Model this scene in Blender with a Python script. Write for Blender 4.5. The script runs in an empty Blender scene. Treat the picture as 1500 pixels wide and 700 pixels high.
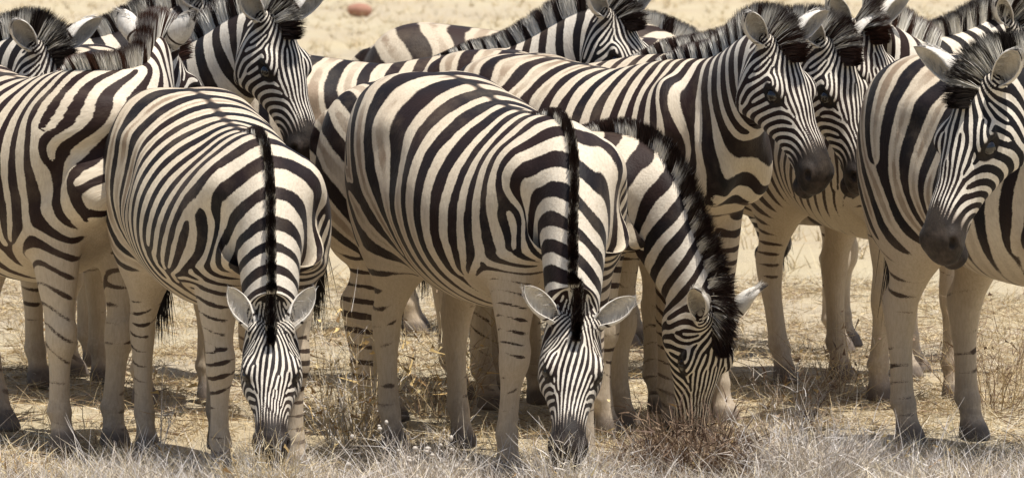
import bpy, math, random
import numpy as np
from mathutils import Vector

rng0 = np.random.default_rng(7)
random.seed(7)
scene = bpy.context.scene
COL = scene.collection

# ------------------------------------------------------------------ camera
cam_d = bpy.data.cameras.new("camera")
cam = bpy.data.objects.new("camera", cam_d)
COL.objects.link(cam)
scene.camera = cam
CAM_H = 2.2
FPX = 8700.0                      # focal length in pixels of a 1500 px wide picture
PITCH = math.atan(627.0 / FPX)
cam_d.sensor_width = 36.0
cam_d.lens = FPX / 1500.0 * 36.0
cam.location = (0, 0, CAM_H)
cam.rotation_euler = (math.pi / 2 - PITCH, 0, 0)
cam_d.clip_start = 1.0
cam_d.clip_end = 5000.0
cam_d.dof.use_dof = True
cam_d.dof.focus_distance = 20.2
cam_d.dof.aperture_fstop = 11.0

# ------------------------------------------------------------------ light
SUN_EL, SUN_AZ = math.radians(74), math.radians(-35)      # azimuth of the sun measured from +X (right) towards +Y
world = bpy.data.worlds.new("World")
scene.world = world
world.use_nodes = True
wn = world.node_tree
wn.nodes.clear()
w_out = wn.nodes.new("ShaderNodeOutputWorld")
w_bg = wn.nodes.new("ShaderNodeBackground")
w_sky = wn.nodes.new("ShaderNodeTexSky")
w_sky.sky_type = 'NISHITA'
w_sky.sun_disc = False
w_sky.sun_elevation = SUN_EL
w_sky.sun_rotation = math.pi / 2 - SUN_AZ
w_sky.dust_density = 2.0
w_bg.inputs[1].default_value = 0.088
wn.links.new(w_sky.outputs[0], w_bg.inputs[0])
wn.links.new(w_bg.outputs[0], w_out.inputs[0])
sun_d = bpy.data.lights.new("sun", 'SUN')
sun_d.energy = 5.0
sun_d.angle = math.radians(0.6)
sun_d.color = (1.0, 0.95, 0.87)
sun = bpy.data.objects.new("sun", sun_d)
COL.objects.link(sun)
sun_dir = Vector((math.cos(SUN_EL) * math.cos(SUN_AZ), math.cos(SUN_EL) * math.sin(SUN_AZ), math.sin(SUN_EL)))
sun.rotation_euler = sun_dir.to_track_quat('Z', 'Y').to_euler()
scene.view_settings.view_transform = 'Standard'
scene.view_settings.look = 'None'
scene.view_settings.exposure = 0.2
scene.view_settings.gamma = 1.0
scene.cycles.max_bounces = 6
scene.cycles.use_denoising = True


def at(px, py, z=0.0):
    """ground point (height z) behind a pixel of the 1500 px picture"""
    u = (px - 750) / FPX
    v = (350 - py) / FPX
    c, s = math.cos(PITCH), math.sin(PITCH)
    d = np.array((u, c + v * s, v * c - s))
    k = (z - CAM_H) / d[2]
    return d[0] * k, d[1] * k


# ------------------------------------------------------------------ node helpers
class NT:
    def __init__(self, name):
        self.m = bpy.data.materials.new(name)
        self.m.use_nodes = True
        self.t = self.m.node_tree
        self.t.nodes.clear()
        self.out = self.t.nodes.new("ShaderNodeOutputMaterial")
        self.b = self.t.nodes.new("ShaderNodeBsdfPrincipled")
        self.t.links.new(self.b.outputs[0], self.out.inputs[0])

    def n(self, kind, **kw):
        nd = self.t.nodes.new(kind)
        for k, v in kw.items():
            setattr(nd, k, v)
        return nd

    def set(self, sock, v):
        if hasattr(v, "is_output") or isinstance(v, bpy.types.NodeSocket):
            self.t.links.new(v, sock)
        else:
            sock.default_value = v

    def attr(self, name, out=2):
        a = self.n("ShaderNodeAttribute", attribute_name=name)
        return a.outputs[out]

    def math(self, op, a, b=0.0, c=0.0):
        nd = self.n("ShaderNodeMath", operation=op)
        for i, v in enumerate((a, b, c)):
            self.set(nd.inputs[i], v)
        return nd.outputs[0]

    def ramp(self, x, lo, hi, a=0.0, b=1.0):
        nd = self.n("ShaderNodeMapRange", interpolation_type='SMOOTHSTEP')
        self.set(nd.inputs[0], x)
        self.set(nd.inputs[1], lo)
        self.set(nd.inputs[2], hi)
        self.set(nd.inputs[3], a)
        self.set(nd.inputs[4], b)
        return nd.outputs[0]

    def mix(self, f, a, b, mode='MIX'):
        nd = self.n("ShaderNodeMix", data_type='RGBA', blend_type=mode)
        self.set(nd.inputs[0], f)
        for i, v in ((6, a), (7, b)):
            if isinstance(v, tuple) and len(v) == 3:
                v = (*v, 1.0)
            self.set(nd.inputs[i], v)
        return nd.outputs[2]

    def noise(self, vec, scale, detail=3.0, rough=0.55):
        nd = self.n("ShaderNodeTexNoise")
        if vec is not None:
            self.set(nd.inputs["Vector"], vec)
        nd.inputs["Scale"].default_value = scale
        nd.inputs["Detail"].default_value = detail
        nd.inputs["Roughness"].default_value = rough
        return nd.outputs[0]


# ------------------------------------------------------------------ materials
def zebra_coat():
    t = NT("zebra_coat")
    rest = t.attr("rest", 1)
    st = t.attr("stripe")
    fade = t.attr("fade")
    dark = t.attr("dark")
    tan = t.attr("tan")
    shad = t.attr("shadow_stripe")
    n1 = t.noise(rest, 16.0, 2.0)
    n2 = t.noise(rest, 260.0, 2.0)
    n3 = t.noise(rest, 5.0, 3.0)
    wob = t.math('MULTIPLY', t.math('SUBTRACT', n1, 0.5), 0.55)
    fuzz = t.math('MULTIPLY', t.math('SUBTRACT', n2, 0.5), 0.5)
    s2 = t.math('ADD', t.math('ADD', st, wob), fuzz)
    # the black hair: stripes thin out where 'fade' is low
    thr = t.ramp(fade, 0.0, 1.0, 1.25, 0.0)
    thr = t.math('ADD', thr, 0.02)
    blk = t.ramp(s2, t.math('SUBTRACT', thr, 0.14), t.math('ADD', thr, 0.14))
    # brown shadow stripes in the middle of the pale bands
    brn = t.math('MULTIPLY', t.ramp(t.math('MULTIPLY', s2, -1.0), 0.80, 1.08), shad)
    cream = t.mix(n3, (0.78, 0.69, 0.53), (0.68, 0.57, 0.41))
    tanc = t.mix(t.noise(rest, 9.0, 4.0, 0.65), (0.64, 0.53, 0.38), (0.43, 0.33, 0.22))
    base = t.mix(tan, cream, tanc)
    white = t.attr("white")
    base = t.mix(white, base, (0.80, 0.775, 0.72))
    dust = t.ramp(t.noise(rest, 38.0, 4.0, 0.7), 0.42, 0.75, 0.0, 0.3)
    base = t.mix(dust, base, (0.46, 0.36, 0.25))
    hair = t.math('MULTIPLY', t.math('SUBTRACT', t.noise(rest, 420.0, 2.0), 0.5), 0.5)
    base = t.mix(0.25, base, t.mix(t.noise(rest, 420.0, 2.0), (0.35, 0.27, 0.19), (0.95, 0.9, 0.8)))
    base = t.mix(t.math('MULTIPLY', brn, t.ramp(n3, 0.3, 0.65, 0.15, 0.75)), base, (0.21, 0.13, 0.075))
    info = t.n("ShaderNodeObjectInfo")
    n4 = t.noise(rest, 3.0, 2.0)
    brownness = t.ramp(t.math('ADD', n4, t.math('MULTIPLY', t.attr("brown"), 0.5)), 0.45, 0.85)
    black = t.mix(brownness, (0.0065, 0.0055, 0.0075), (0.022, 0.0095, 0.0075))
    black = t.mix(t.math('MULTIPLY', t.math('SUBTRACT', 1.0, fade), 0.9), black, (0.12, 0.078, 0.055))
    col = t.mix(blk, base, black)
    mz = t.mix(t.noise(rest, 60.0, 3.0), (0.008, 0.0065, 0.006), (0.028, 0.021, 0.018))
    mz = t.mix(t.math('MULTIPLY', t.ramp(t.noise(rest, 24.0, 4.0, 0.7), 0.38, 0.68), t.attr("lip")), mz, (0.075, 0.056, 0.046))
    dd = t.math('ADD', dark, t.math('MULTIPLY', t.math('ADD', wob, fuzz), 0.5))
    dd = t.math('ADD', dd, t.math('MULTIPLY', t.math('MULTIPLY', st, t.ramp(dark, 0.05, 0.3)), 0.32))
    col = t.mix(t.ramp(dd, 0.12, 0.45, 0.0, 0.75), col, t.mix(0.85, col, (0.13, 0.065, 0.04), 'MULTIPLY'))
    dk = t.ramp(dd, 0.36, 0.66)
    col = t.mix(dk, col, mz)
    dm = t.math('MULTIPLY', t.ramp(t.noise(rest, 4.2, 6.0, 0.68), 0.46, 0.74, 0.0, 0.17), t.math('SUBTRACT', 1.0, t.math('MULTIPLY', t.attr("white"), 0.8)))
    col = t.mix(dm, col, (0.40, 0.31, 0.215))
    low_dust = t.math('MULTIPLY', t.attr("foot"), t.ramp(t.noise(rest, 26.0, 4.0, 0.7), 0.35, 0.6, 0.15, 0.75))
    col = t.mix(low_dust, col, (0.36, 0.29, 0.22))
    hf = t.mix(t.noise(rest, 30.0, 3.0), (0.075, 0.062, 0.055), (0.27, 0.22, 0.175))
    col = t.mix(t.attr("hoof"), col, hf)
    t.set(t.b.inputs["Base Color"], col)
    t.b.inputs["Roughness"].default_value = 0.62
    t.b.inputs["Specular IOR Level"].default_value = 0.2
    t.b.inputs["Sheen Weight"].default_value = 0.04
    t.b.inputs["Sheen Roughness"].default_value = 0.4
    mp = t.n("ShaderNodeMapping")
    t.set(mp.inputs[0], rest)
    mp.inputs["Scale"].default_value = (1.0, 1.0, 0.22)
    streak = t.noise(mp.outputs[0], 150.0, 3.0, 0.6)
    col = t.mix(t.ramp(streak, 0.35, 0.7, 0.0, 0.28), col, t.mix(1.0, col, (0.55, 0.48, 0.42), 'MULTIPLY'))
    t.set(t.b.inputs["Base Color"], col)
    bp = t.n("ShaderNodeBump")
    bp.inputs["Strength"].default_value = 0.38
    bp.inputs["Distance"].default_value = 0.006
    hgt = t.math('ADD', t.math('MULTIPLY', streak, 0.9), t.math('MULTIPLY', t.noise(rest, 22.0, 4.0, 0.6), 0.8))
    mp2 = t.n("ShaderNodeMapping")
    t.set(mp2.inputs[0], rest)
    mp2.inputs["Scale"].default_value = (1.0, 1.0, 0.3)
    hgt = t.math('ADD', hgt, t.math('MULTIPLY', t.noise(mp2.outputs[0], 7.0, 2.0), 3.0))
    t.set(bp.inputs["Height"], hgt)
    t.t.links.new(bp.outputs[0], t.b.inputs["Normal"])
    return t.m


def hair_material():
    t = NT("mane_hair")
    c = t.n("ShaderNodeAttribute", attribute_name="hair_colour").outputs[0]
    t.set(t.b.inputs["Base Color"], c)
    t.b.inputs["Roughness"].default_value = 0.5
    t.b.inputs["Specular IOR Level"].default_value = 0.3
    return t.m


def eye_material():
    t = NT("wet_dark_eye")
    t.b.inputs["Base Color"].default_value = (0.012, 0.008, 0.006, 1)
    t.b.inputs["Roughness"].default_value = 0.05
    t.b.inputs["Specular IOR Level"].default_value = 0.9
    return t.m


def ground_material():
    t = NT("dry_savanna_ground")
    co = t.n("ShaderNodeTexCoord").outputs[3]
    big = t.noise(co, 0.22, 4.0, 0.6)
    mid = t.noise(co, 2.2, 5.0, 0.65)
    fine = t.noise(co, 45.0, 6.0, 0.75)
    c = t.mix(t.ramp(big, 0.35, 0.65), (0.50, 0.43, 0.325), (0.55, 0.455, 0.30))
    c = t.mix(t.ramp(mid, 0.45, 0.75, 0.0, 0.45), c, (0.66, 0.53, 0.31))
    c = t.mix(t.ramp(fine, 0.50, 0.68, 0.0, 0.75), c, (0.30, 0.215, 0.13))
    c = t.mix(t.ramp(t.noise(co, 120.0, 4.0, 0.7), 0.55, 0.72, 0.0, 0.6), c, (0.70, 0.62, 0.46))
    mp = t.n("ShaderNodeMapping")
    t.set(mp.inputs[0], co)
    mp.inputs["Scale"].default_value = (1.0, 0.28, 1.0)
    band = t.noise(mp.outputs[0], 0.55, 4.0, 0.6)
    c = t.mix(t.ramp(band, 0.42, 0.6, 0.0, 0.55), c, (0.58, 0.51, 0.35))
    c = t.mix(t.ramp(t.noise(mp.outputs[0], 1.6, 5.0, 0.65), 0.55, 0.72, 0.0, 0.5), c, (0.40, 0.34, 0.25))
    t.set(t.b.inputs["Base Color"], c)
    t.b.inputs["Roughness"].default_value = 0.95
    t.b.inputs["Specular IOR Level"].default_value = 0.1
    bp = t.n("ShaderNodeBump")
    bp.inputs["Strength"].default_value = 0.7
    bp.inputs["Distance"].default_value = 0.03
    t.set(bp.inputs["Height"], fine)
    t.t.links.new(bp.outputs[0], t.b.inputs["Normal"])
    return t.m


def plant_material(name="dry_stems"):
    t = NT(name)
    c = t.n("ShaderNodeAttribute", attribute_name="stem_colour").outputs[0]
    t.set(t.b.inputs["Base Color"], c)
    t.b.inputs["Roughness"].default_value = 0.75
    t.b.inputs["Specular IOR Level"].default_value = 0.2
    return t.m


def rock_material():
    t = NT("red_stone")
    co = t.n("ShaderNodeTexCoord").outputs[3]
    t.set(t.b.inputs["Base Color"], t.mix(t.noise(co, 9.0, 5.0), (0.30, 0.13, 0.085), (0.46, 0.27, 0.19)))
    t.b.inputs["Roughness"].default_value = 0.9
    return t.m


M_COAT, M_HAIR, M_EYE = zebra_coat(), hair_material(), eye_material()
M_GROUND, M_PLANT, M_ROCK = ground_material(), plant_material(), rock_material()


# ------------------------------------------------------------------ mesh helpers
def mesh_from(name, verts, faces, mat, parent=None, smooth=True, attrs=None, colour=None):
    """verts (n,3) array; faces: list of (k,m) int arrays with m corners each"""
    me = bpy.data.meshes.new(name)
    verts = np.asarray(verts, np.float32)
    if not isinstance(faces, list):
        faces = [faces]
    faces = [np.asarray(f, np.int32) for f in faces if len(f)]
    me.vertices.add(len(verts))
    me.vertices.foreach_set("co", verts.ravel())
    loops = np.concatenate([f.ravel() for f in faces])
    tot = np.concatenate([np.full(len(f), f.shape[1], np.int32) for f in faces])
    start = np.concatenate([[0], np.cumsum(tot)[:-1]]).astype(np.int32)
    me.loops.add(len(loops))
    me.loops.foreach_set("vertex_index", loops)
    me.polygons.add(len(tot))
    me.polygons.foreach_set("loop_start", start)
    me.polygons.foreach_set("loop_total", tot)
    me.polygons.foreach_set("use_smooth", np.full(len(tot), smooth))
    me.update(calc_edges=True)
    for k, v in (attrs or {}).items():
        v = np.asarray(v, np.float32)
        if v.ndim == 1:
            a = me.attributes.new(k, 'FLOAT', 'POINT')
            a.data.foreach_set("value", v)
        else:
            a = me.attributes.new(k, 'FLOAT_VECTOR', 'POINT')
            a.data.foreach_set("vector", v.ravel())
    if colour is not None:
        a = me.attributes.new(colour[0], 'FLOAT_COLOR', 'POINT')
        c = np.ones((len(verts), 4), np.float32)
        c[:, :3] = colour[1]
        a.data.foreach_set("color", c.ravel())
    me.materials.append(mat)
    o = bpy.data.objects.new(name, me)
    COL.objects.link(o)
    if parent:
        o.parent = parent
    return o


def tag(o, label, cat, group=None, kind=None):
    if label:
        o["label"] = label
    if cat:
        o["category"] = cat
    if group:
        o["group"] = group
    if kind:
        o["kind"] = kind
    return o


def sstep(x, a, b):
    t = np.clip((x - a) / (b - a), 0, 1)
    return t * t * (3 - 2 * t)


def pchip(x, y, n=240):
    """dense, smooth table through the control points (monotone cubic)"""
    x = np.asarray(x, float)
    y = np.asarray(y, float)
    h = np.diff(x)
    d = np.diff(y) / h
    m = np.zeros_like(x)
    m[1:-1] = np.where(d[:-1] * d[1:] > 0, 2 * d[:-1] * d[1:] / (d[:-1] + d[1:] + 1e-12), 0)
    m[0], m[-1] = d[0], d[-1]
    xs = np.linspace(x[0], x[-1], n)
    i = np.clip(np.searchsorted(x, xs) - 1, 0, len(x) - 2)
    t = (xs - x[i]) / h[i]
    return xs, ((2 * t**3 - 3 * t**2 + 1) * y[i] + (t**3 - 2 * t**2 + t) * h[i] * m[i]
                + (-2 * t**3 + 3 * t**2) * y[i + 1] + (t**3 - t**2) * h[i] * m[i + 1])


# ------------------------------------------------------------------ the zebra at rest: a smooth implicit body
NECK_A = math.radians(10)
NA = np.array((math.cos(NECK_A), 0, math.sin(NECK_A)))
NU = np.array((-math.sin(NECK_A), 0, math.cos(NECK_A)))
NB = np.array((0.30, 0, 1.075))
HEAD_A = math.radians(-52)
HA = np.array((math.cos(HEAD_A), 0, math.sin(HEAD_A)))
HU = np.array((-math.sin(HEAD_A), 0, math.cos(HEAD_A)))
HP = np.array((1.004, 0, 1.250))
YV = np.array((0, 1.0, 0))


HSC = 0.92                                              # length of the head


def hpt(s, u, v=0.0):
    return HP + HA * (s * HSC) + HU * u + YV * v


gx = np.concatenate([np.arange(-0.86, 0.74, 0.0105), np.arange(0.74, 1.46, 0.0052)])
gy = np.concatenate([np.arange(0, 0.15, 0.0055), np.arange(0.15, 0.40, 0.009)])
gz = np.concatenate([np.arange(-0.02, 0.62, 0.009), np.arange(0.62, 1.42, 0.0062)])
D = np.full((len(gx), len(gy), len(gz)), 1.0, np.float32)


def region(lo, hi):
    s = []
    for g, a, b in zip((gx, gy, gz), lo, hi):
        i = max(0, np.searchsorted(g, a) - 1)
        j = min(len(g), np.searchsorted(g, b) + 1)
        s.append(slice(i, max(j, i + 1)))
    s = tuple(s)
    return s, gx[s[0]][:, None, None], gy[s[1]][None, :, None], gz[s[2]][None, None, :]


def smin(a, b, k):
    h = np.clip(0.5 + 0.5 * (b - a) / k, 0, 1)
    return b + (a - b) * h - k * h * (1 - h)


def ell(du, dv, a, b):
    k0 = np.sqrt((du / a) ** 2 + (dv / b) ** 2) + 1e-6
    k1 = np.sqrt((du / a**2) ** 2 + (dv / b**2) ** 2) + 1e-6
    return k0 * (k0 - 1) / k1


def add_loft(o, axis, uax, rows, k, pad=0.09, sub=False):
    """rows: (t, centre offset along u, half size along u, half size sideways); sideways is +-Y, offset by o[1]"""
    rows = np.array(rows, float)
    ts, cu = pchip(rows[:, 0], rows[:, 1])
    _, au = pchip(rows[:, 0], rows[:, 2])
    _, av = pchip(rows[:, 0], rows[:, 3])
    pts = o + ts[:, None] * axis + cu[:, None] * uax
    r = np.maximum(au, av).max() + pad
    lo, hi = pts.min(0) - r, pts.max(0) + r
    sl, X, Y, Z = region(lo, hi)
    t = (X - o[0]) * axis[0] + (Z - o[2]) * axis[2]
    u = (X - o[0]) * uax[0] + (Z - o[2]) * uax[2]
    v = Y - o[1]
    c, a, b = (np.interp(t, ts, q) for q in (cu, au, av))
    d = ell(u - c, v + 0 * u, a, b)
    d = np.maximum(d, np.maximum(ts[0] - t, t - ts[-1]))
    if sub:
        D[sl] = -smin(-D[sl], d, k)
    else:
        D[sl] = smin(D[sl], d, k)


def add_ell(c, r, k, tilt=0.0, sub=False):
    c = np.array(c, float)
    m = max(r) + 0.08
    sl, X, Y, Z = region(c - m, c + m)
    ct, s_ = math.cos(math.radians(tilt)), math.sin(math.radians(tilt))
    dx, dy, dz = X - c[0], Y - c[1], Z - c[2]
    a = (dx * ct + dz * s_) / r[0]
    b = dy / r[1]
    e = (-dx * s_ + dz * ct) / r[2]
    k0 = np.sqrt(a * a + b * b + e * e) + 1e-6
    k1 = np.sqrt((a / r[0]) ** 2 + (b / r[1]) ** 2 + (e / r[2]) ** 2) + 1e-6
    d = k0 * (k0 - 1) / k1
    if sub:
        D[sl] = -smin(-D[sl], d, k)
    else:
        D[sl] = smin(D[sl], d, k)


X_, Z_ = np.array((1.0, 0, 0)), np.array((0, 0, 1.0))
# trunk: (x, centre height, half height, half width)
add_loft(np.zeros(3), X_, Z_, [
    (-0.755, 1.02, 0.03, 0.03), (-0.735, 1.02, 0.11, 0.10), (-0.69, 1.015, 0.19, 0.175), (-0.61, 1.01, 0.255, 0.235),
    (-0.50, 1.005, 0.295, 0.275), (-0.35, 0.975, 0.325, 0.290), (-0.15, 0.935, 0.340, 0.305), (0.05, 0.92, 0.340, 0.312),
    (0.20, 0.935, 0.328, 0.295), (0.34, 0.965, 0.300, 0.255), (0.45, 0.985, 0.255, 0.215), (0.53, 0.99, 0.19, 0.165),
    (0.58, 0.99, 0.12, 0.105), (0.605, 0.99, 0.04, 0.04)], 0.02)
add_ell((0.22, 0, 1.175), (0.22, 0.075, 0.10), 0.08, -4)              # withers
add_ell((-0.47, 0.12, 1.13), (0.22, 0.13, 0.16), 0.08, -12)           # croup
add_ell((-0.50, 0.165, 0.92), (0.20, 0.105, 0.30), 0.09, 14)          # thigh
add_ell((-0.62, 0.13, 0.86), (0.11, 0.09, 0.24), 0.07, 4)             # buttock
add_ell((0.36, 0.165, 0.98), (0.13, 0.085, 0.27), 0.08, -18)          # shoulder blade
add_ell((0.52, 0.10, 0.93), (0.11, 0.09, 0.14), 0.07)                 # breast
# neck
add_loft(NB, NA, NU, [
    (-0.22, -0.03, 0.18, 0.13), (-0.05, -0.01, 0.215, 0.155), (0.10, 0.0, 0.220, 0.148), (0.25, 0.0, 0.198, 0.126),
    (0.40, 0.0, 0.170, 0.106), (0.54, 0.005, 0.146, 0.092), (0.67, 0.005, 0.125, 0.082), (0.75, -0.01, 0.09, 0.062),
    (0.80, -0.02, 0.04, 0.03)], 0.09)
# head: along its own axis from the poll to the lips
add_loft(HP, HA, HU, [(q[0] * HSC, *q[1:]) for q in [
    (-0.055, -0.06, 0.03, 0.02), (-0.03, -0.06, 0.07, 0.055), (0.03, -0.065, 0.105, 0.088), (0.09, -0.078, 0.127, 0.102),
    (0.16, -0.082, 0.130, 0.106), (0.22, -0.077, 0.117, 0.100), (0.29, -0.066, 0.098, 0.083), (0.36, -0.062, 0.075, 0.065),
    (0.43, -0.050, 0.070, 0.060), (0.48, -0.050, 0.068, 0.062), (0.53, -0.056, 0.066, 0.064), (0.565, -0.065, 0.055, 0.055),
    (0.588, -0.072, 0.030, 0.034), (0.598, -0.075, 0.012, 0.012)]], 0.03)
add_ell(hpt(0.185, 0.004, 0.080), (0.050, 0.028, 0.026), 0.025, -52)   # brow over the eye
add_ell(hpt(0.12, -0.125, 0.072), (0.085, 0.035, 0.085), 0.04, -52)    # cheek
add_ell(hpt(0.35, -0.016, 0.018), (0.17, 0.030, 0.030), 0.025, -52)      # nose bone
add_ell(hpt(0.525, -0.035, 0.048), (0.034, 0.022, 0.026), 0.02, -52)   # nostril flare
add_ell(hpt(0.545, -0.125, 0.0), (0.042, 0.045, 0.026), 0.02, -52)     # chin
add_ell(hpt(0.542, -0.030, 0.058), (0.017, 0.014, 0.010), 0.008, -80, sub=True)
add_ell(hpt(0.53, -0.100, 0.07), (0.075, 0.035, 0.0045), 0.008, -60, sub=True)   # mouth line
add_ell(hpt(0.21, -0.012, 0.108), (0.029, 0.018, 0.019), 0.010, -46, sub=True)  # eye socket
add_ell(hpt(0.0, 0.02, 0.06), (0.035, 0.03, 0.03), 0.03, -52)          # ear root
# legs along z: rows (z, centre x, half fore-aft, half sideways)
FRONT_ROWS = [(-0.001, 0.405, 0.064, 0.056), (0.035, 0.398, 0.056, 0.050), (0.058, 0.393, 0.049, 0.045), (0.075, 0.386, 0.041, 0.038),
              (0.105, 0.376, 0.040, 0.036), (0.135, 0.366, 0.051, 0.044), (0.17, 0.368, 0.040, 0.035), (0.25, 0.371, 0.037, 0.034),
              (0.31, 0.373, 0.041, 0.038), (0.37, 0.380, 0.058, 0.053), (0.42, 0.381, 0.061, 0.054), (0.48, 0.374, 0.055, 0.049),
              (0.56, 0.368, 0.070, 0.060), (0.65, 0.360, 0.090, 0.071), (0.75, 0.35, 0.110, 0.082), (0.86, 0.34, 0.12, 0.085)]
HIND_ROWS = [(-0.001, -0.50, 0.064, 0.055), (0.035, -0.508, 0.056, 0.049), (0.058, -0.514, 0.049, 0.044), (0.075, -0.521, 0.041, 0.038),
             (0.105, -0.532, 0.041, 0.036), (0.135, -0.546, 0.052, 0.044), (0.18, -0.551, 0.041, 0.036), (0.27, -0.556, 0.041, 0.035),
             (0.36, -0.565, 0.049, 0.041), (0.43, -0.565, 0.066, 0.047), (0.48, -0.556, 0.072, 0.046), (0.54, -0.525, 0.074, 0.054),
             (0.61, -0.49, 0.098, 0.070), (0.68, -0.47, 0.135, 0.088), (0.76, -0.47, 0.170, 0.105), (0.88, -0.49, 0.19, 0.11)]
FY, HY = 0.135, 0.135
add_loft(np.array((0, FY, 0)), Z_, X_, FRONT_ROWS, 0.055)
add_loft(np.array((0, HY, 0)), Z_, X_, HIND_ROWS, 0.06)
add_ell((-0.625, HY, 0.475), (0.022, 0.024, 0.038), 0.03, 10)          # point of the hock
add_loft(np.array((0, FY, 0)), Z_, X_, [(0.12, 0.340, 0.012, 0.014), (0.16, 0.336, 0.017, 0.017), (0.26, 0.336, 0.016, 0.017), (0.35, 0.336, 0.022, 0.022),
                                        (0.40, 0.330, 0.026, 0.020), (0.43, 0.335, 0.012, 0.012)], 0.012)      # flexor tendon, back of the knee
add_loft(np.array((0, HY, 0)), Z_, X_, [(0.12, -0.575, 0.012, 0.014), (0.16, -0.588, 0.017, 0.017), (0.27, -0.592, 0.016, 0.017), (0.40, -0.612, 0.020, 0.020),
                                        (0.47, -0.618, 0.020, 0.018), (0.60, -0.580, 0.018, 0.016), (0.70, -0.565, 0.012, 0.012)], 0.014)
add_ell((-0.315, 0.225, 1.13), (0.055, 0.035, 0.040), 0.06)            # point of the hip
add_ell((-0.20, 0.37, 1.05), (0.10, 0.085, 0.13), 0.09, sub=True)      # hollow of the flank
add_ell((0.50, 0.225, 1.03), (0.030, 0.05, 0.16), 0.07, -25, sub=True) # groove before the shoulder
add_ell((0.30, 0.20, 0.80), (0.075, 0.055, 0.085), 0.05)               # triceps over the elbow
# tail dock
add_loft(np.array((0, 0, 0)), Z_, X_, [(0.74, -0.772, 0.016, 0.016), (0.9, -0.778, 0.021, 0.021), (1.05, -0.780, 0.027, 0.026),
                                       (1.15, -0.745, 0.034, 0.030), (1.20, -0.70, 0.030, 0.030)], 0.03)


def surface_nets(F, ax, ay, az):
    F = F.astype(np.float64)
    n = F.shape
    inside = F < 0
    cn = tuple(k - 1 for k in n)
    S = np.zeros(cn + (3,))
    C = np.zeros(cn)
    G = (ax, ay, az)
    quads = []
    cid = np.arange(np.prod(cn)).reshape(cn)
    for a in range(3):
        lo = [slice(None)] * 3
        hi = [slice(None)] * 3
        lo[a], hi[a] = slice(0, -1), slice(1, None)
        f0, f1 = F[tuple(lo)], F[tuple(hi)]
        i0 = inside[tuple(lo)]
        cr = np.argwhere(i0 != inside[tuple(hi)])
        q0 = f0[tuple(cr.T)]
        q1 = f1[tuple(cr.T)]
        t = q0 / (q0 - q1)
        p = np.stack([G[b][cr[:, b]] for b in range(3)], 1).astype(float)
        p[:, a] += t * (G[a][cr[:, a] + 1] - G[a][cr[:, a]])
        b, c = (a + 1) % 3, (a + 2) % 3
        ok = (cr[:, b] > 0) & (cr[:, b] < n[b] - 1) & (cr[:, c] > 0) & (cr[:, c] < n[c] - 1)
        ring = []
        for db, dc in ((0, 0), (-1, 0), (-1, -1), (0, -1)):
            ci = cr.copy()
            ci[:, b] += db
            ci[:, c] += dc
            good = (ci[:, b] >= 0) & (ci[:, b] < cn[b]) & (ci[:, c] >= 0) & (ci[:, c] < cn[c])
            cg = tuple(ci[good].T)
            np.add.at(S, cg, p[good])
            np.add.at(C, cg, 1)
            ring.append(np.where(good, cid[tuple(np.clip(ci, 0, np.array(cn) - 1).T)], -1))
        q = np.stack(ring, 1)[ok]
        flip = ~i0[tuple(cr.T)][ok]
        q[flip] = q[flip][:, ::-1]
        quads.append(q)
    Q = np.concatenate(quads)
    used = np.unique(Q)
    remap = np.full(np.prod(cn), -1)
    remap[used] = np.arange(len(used))
    V = S.reshape(-1, 3)[used] / C.reshape(-1)[used][:, None]
    return V, remap[Q]


full = np.concatenate([D[:, :0:-1, :], D], axis=1)
RV, RQ = surface_nets(full, gx, np.concatenate([-gy[:0:-1], gy]), gz)
e = np.concatenate([RQ[:, [0, 1]], RQ[:, [1, 2]], RQ[:, [2, 3]], RQ[:, [3, 0]]])
RE = np.unique(np.sort(e, 1), axis=0)
NV = len(RV)
EI, EJ = RE[:, 0], RE[:, 1]
DEG = np.bincount(np.concatenate([EI, EJ]), minlength=NV).astype(float)


def nsum(w):
    return np.bincount(EI, w[EJ], NV) + np.bincount(EJ, w[EI], NV)


for it in range(4):                                     # Taubin smoothing
    for lam in (0.5, -0.52):
        L = np.stack([nsum(RV[:, c]) / DEG for c in range(3)], 1) - RV
        RV = RV + lam * L


def vnormals(V, Q):
    n = np.cross(V[Q[:, 2]] - V[Q[:, 0]], V[Q[:, 3]] - V[Q[:, 1]])
    N = np.zeros_like(V)
    for k in range(4):
        for c in range(3):
            N[:, c] += np.bincount(Q[:, k], n[:, c], len(V))
    return N / (np.linalg.norm(N, axis=1, keepdims=True) + 1e-12)


RN = vnormals(RV, RQ)

# neck parameter: 0 on the trunk, 1 on the head
B0, BN = np.array((0.27, 0, 1.29)), np.array((0.77, 0, 0.64))
BN = BN / np.linalg.norm(BN)
H0, HN = np.array((0.975, 0, 1.155)), np.array((math.cos(math.radians(-16)), 0, math.sin(math.radians(-16))))


def neck_t(P):
    d0 = (P - B0) @ BN
    d1 = (H0 - P) @ HN
    t = d0 / np.maximum(d0 + d1, 1e-4)
    t = np.where(d1 <= 0, 1.0, np.where(d0 <= 0, 0.0, t))
    # the jaw belongs to the head although it lies under the neck
    s, u, v = head_coords(P)
    jaw = sstep(s, -0.02, 0.06) * sstep(-(P[:, 2] - (1.06 + 0.176 * (P[:, 0] - 0.85))), 0.01, 0.06)
    jaw = jaw * (P[:, 0] > 0.79) * (P[:, 2] > 0.7)
    return np.maximum(np.clip(t, 0, 1), jaw * np.clip(t * 1.6, 0, 1))


def head_coords(P):
    q = P - HP
    return (q @ HA) / HSC, q @ HU, q[:, 1]


RT = neck_t(RV)
HS, HUu, HVv = head_coords(RV)
HEADW = sstep(RT, 0.80, 0.97)

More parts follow.
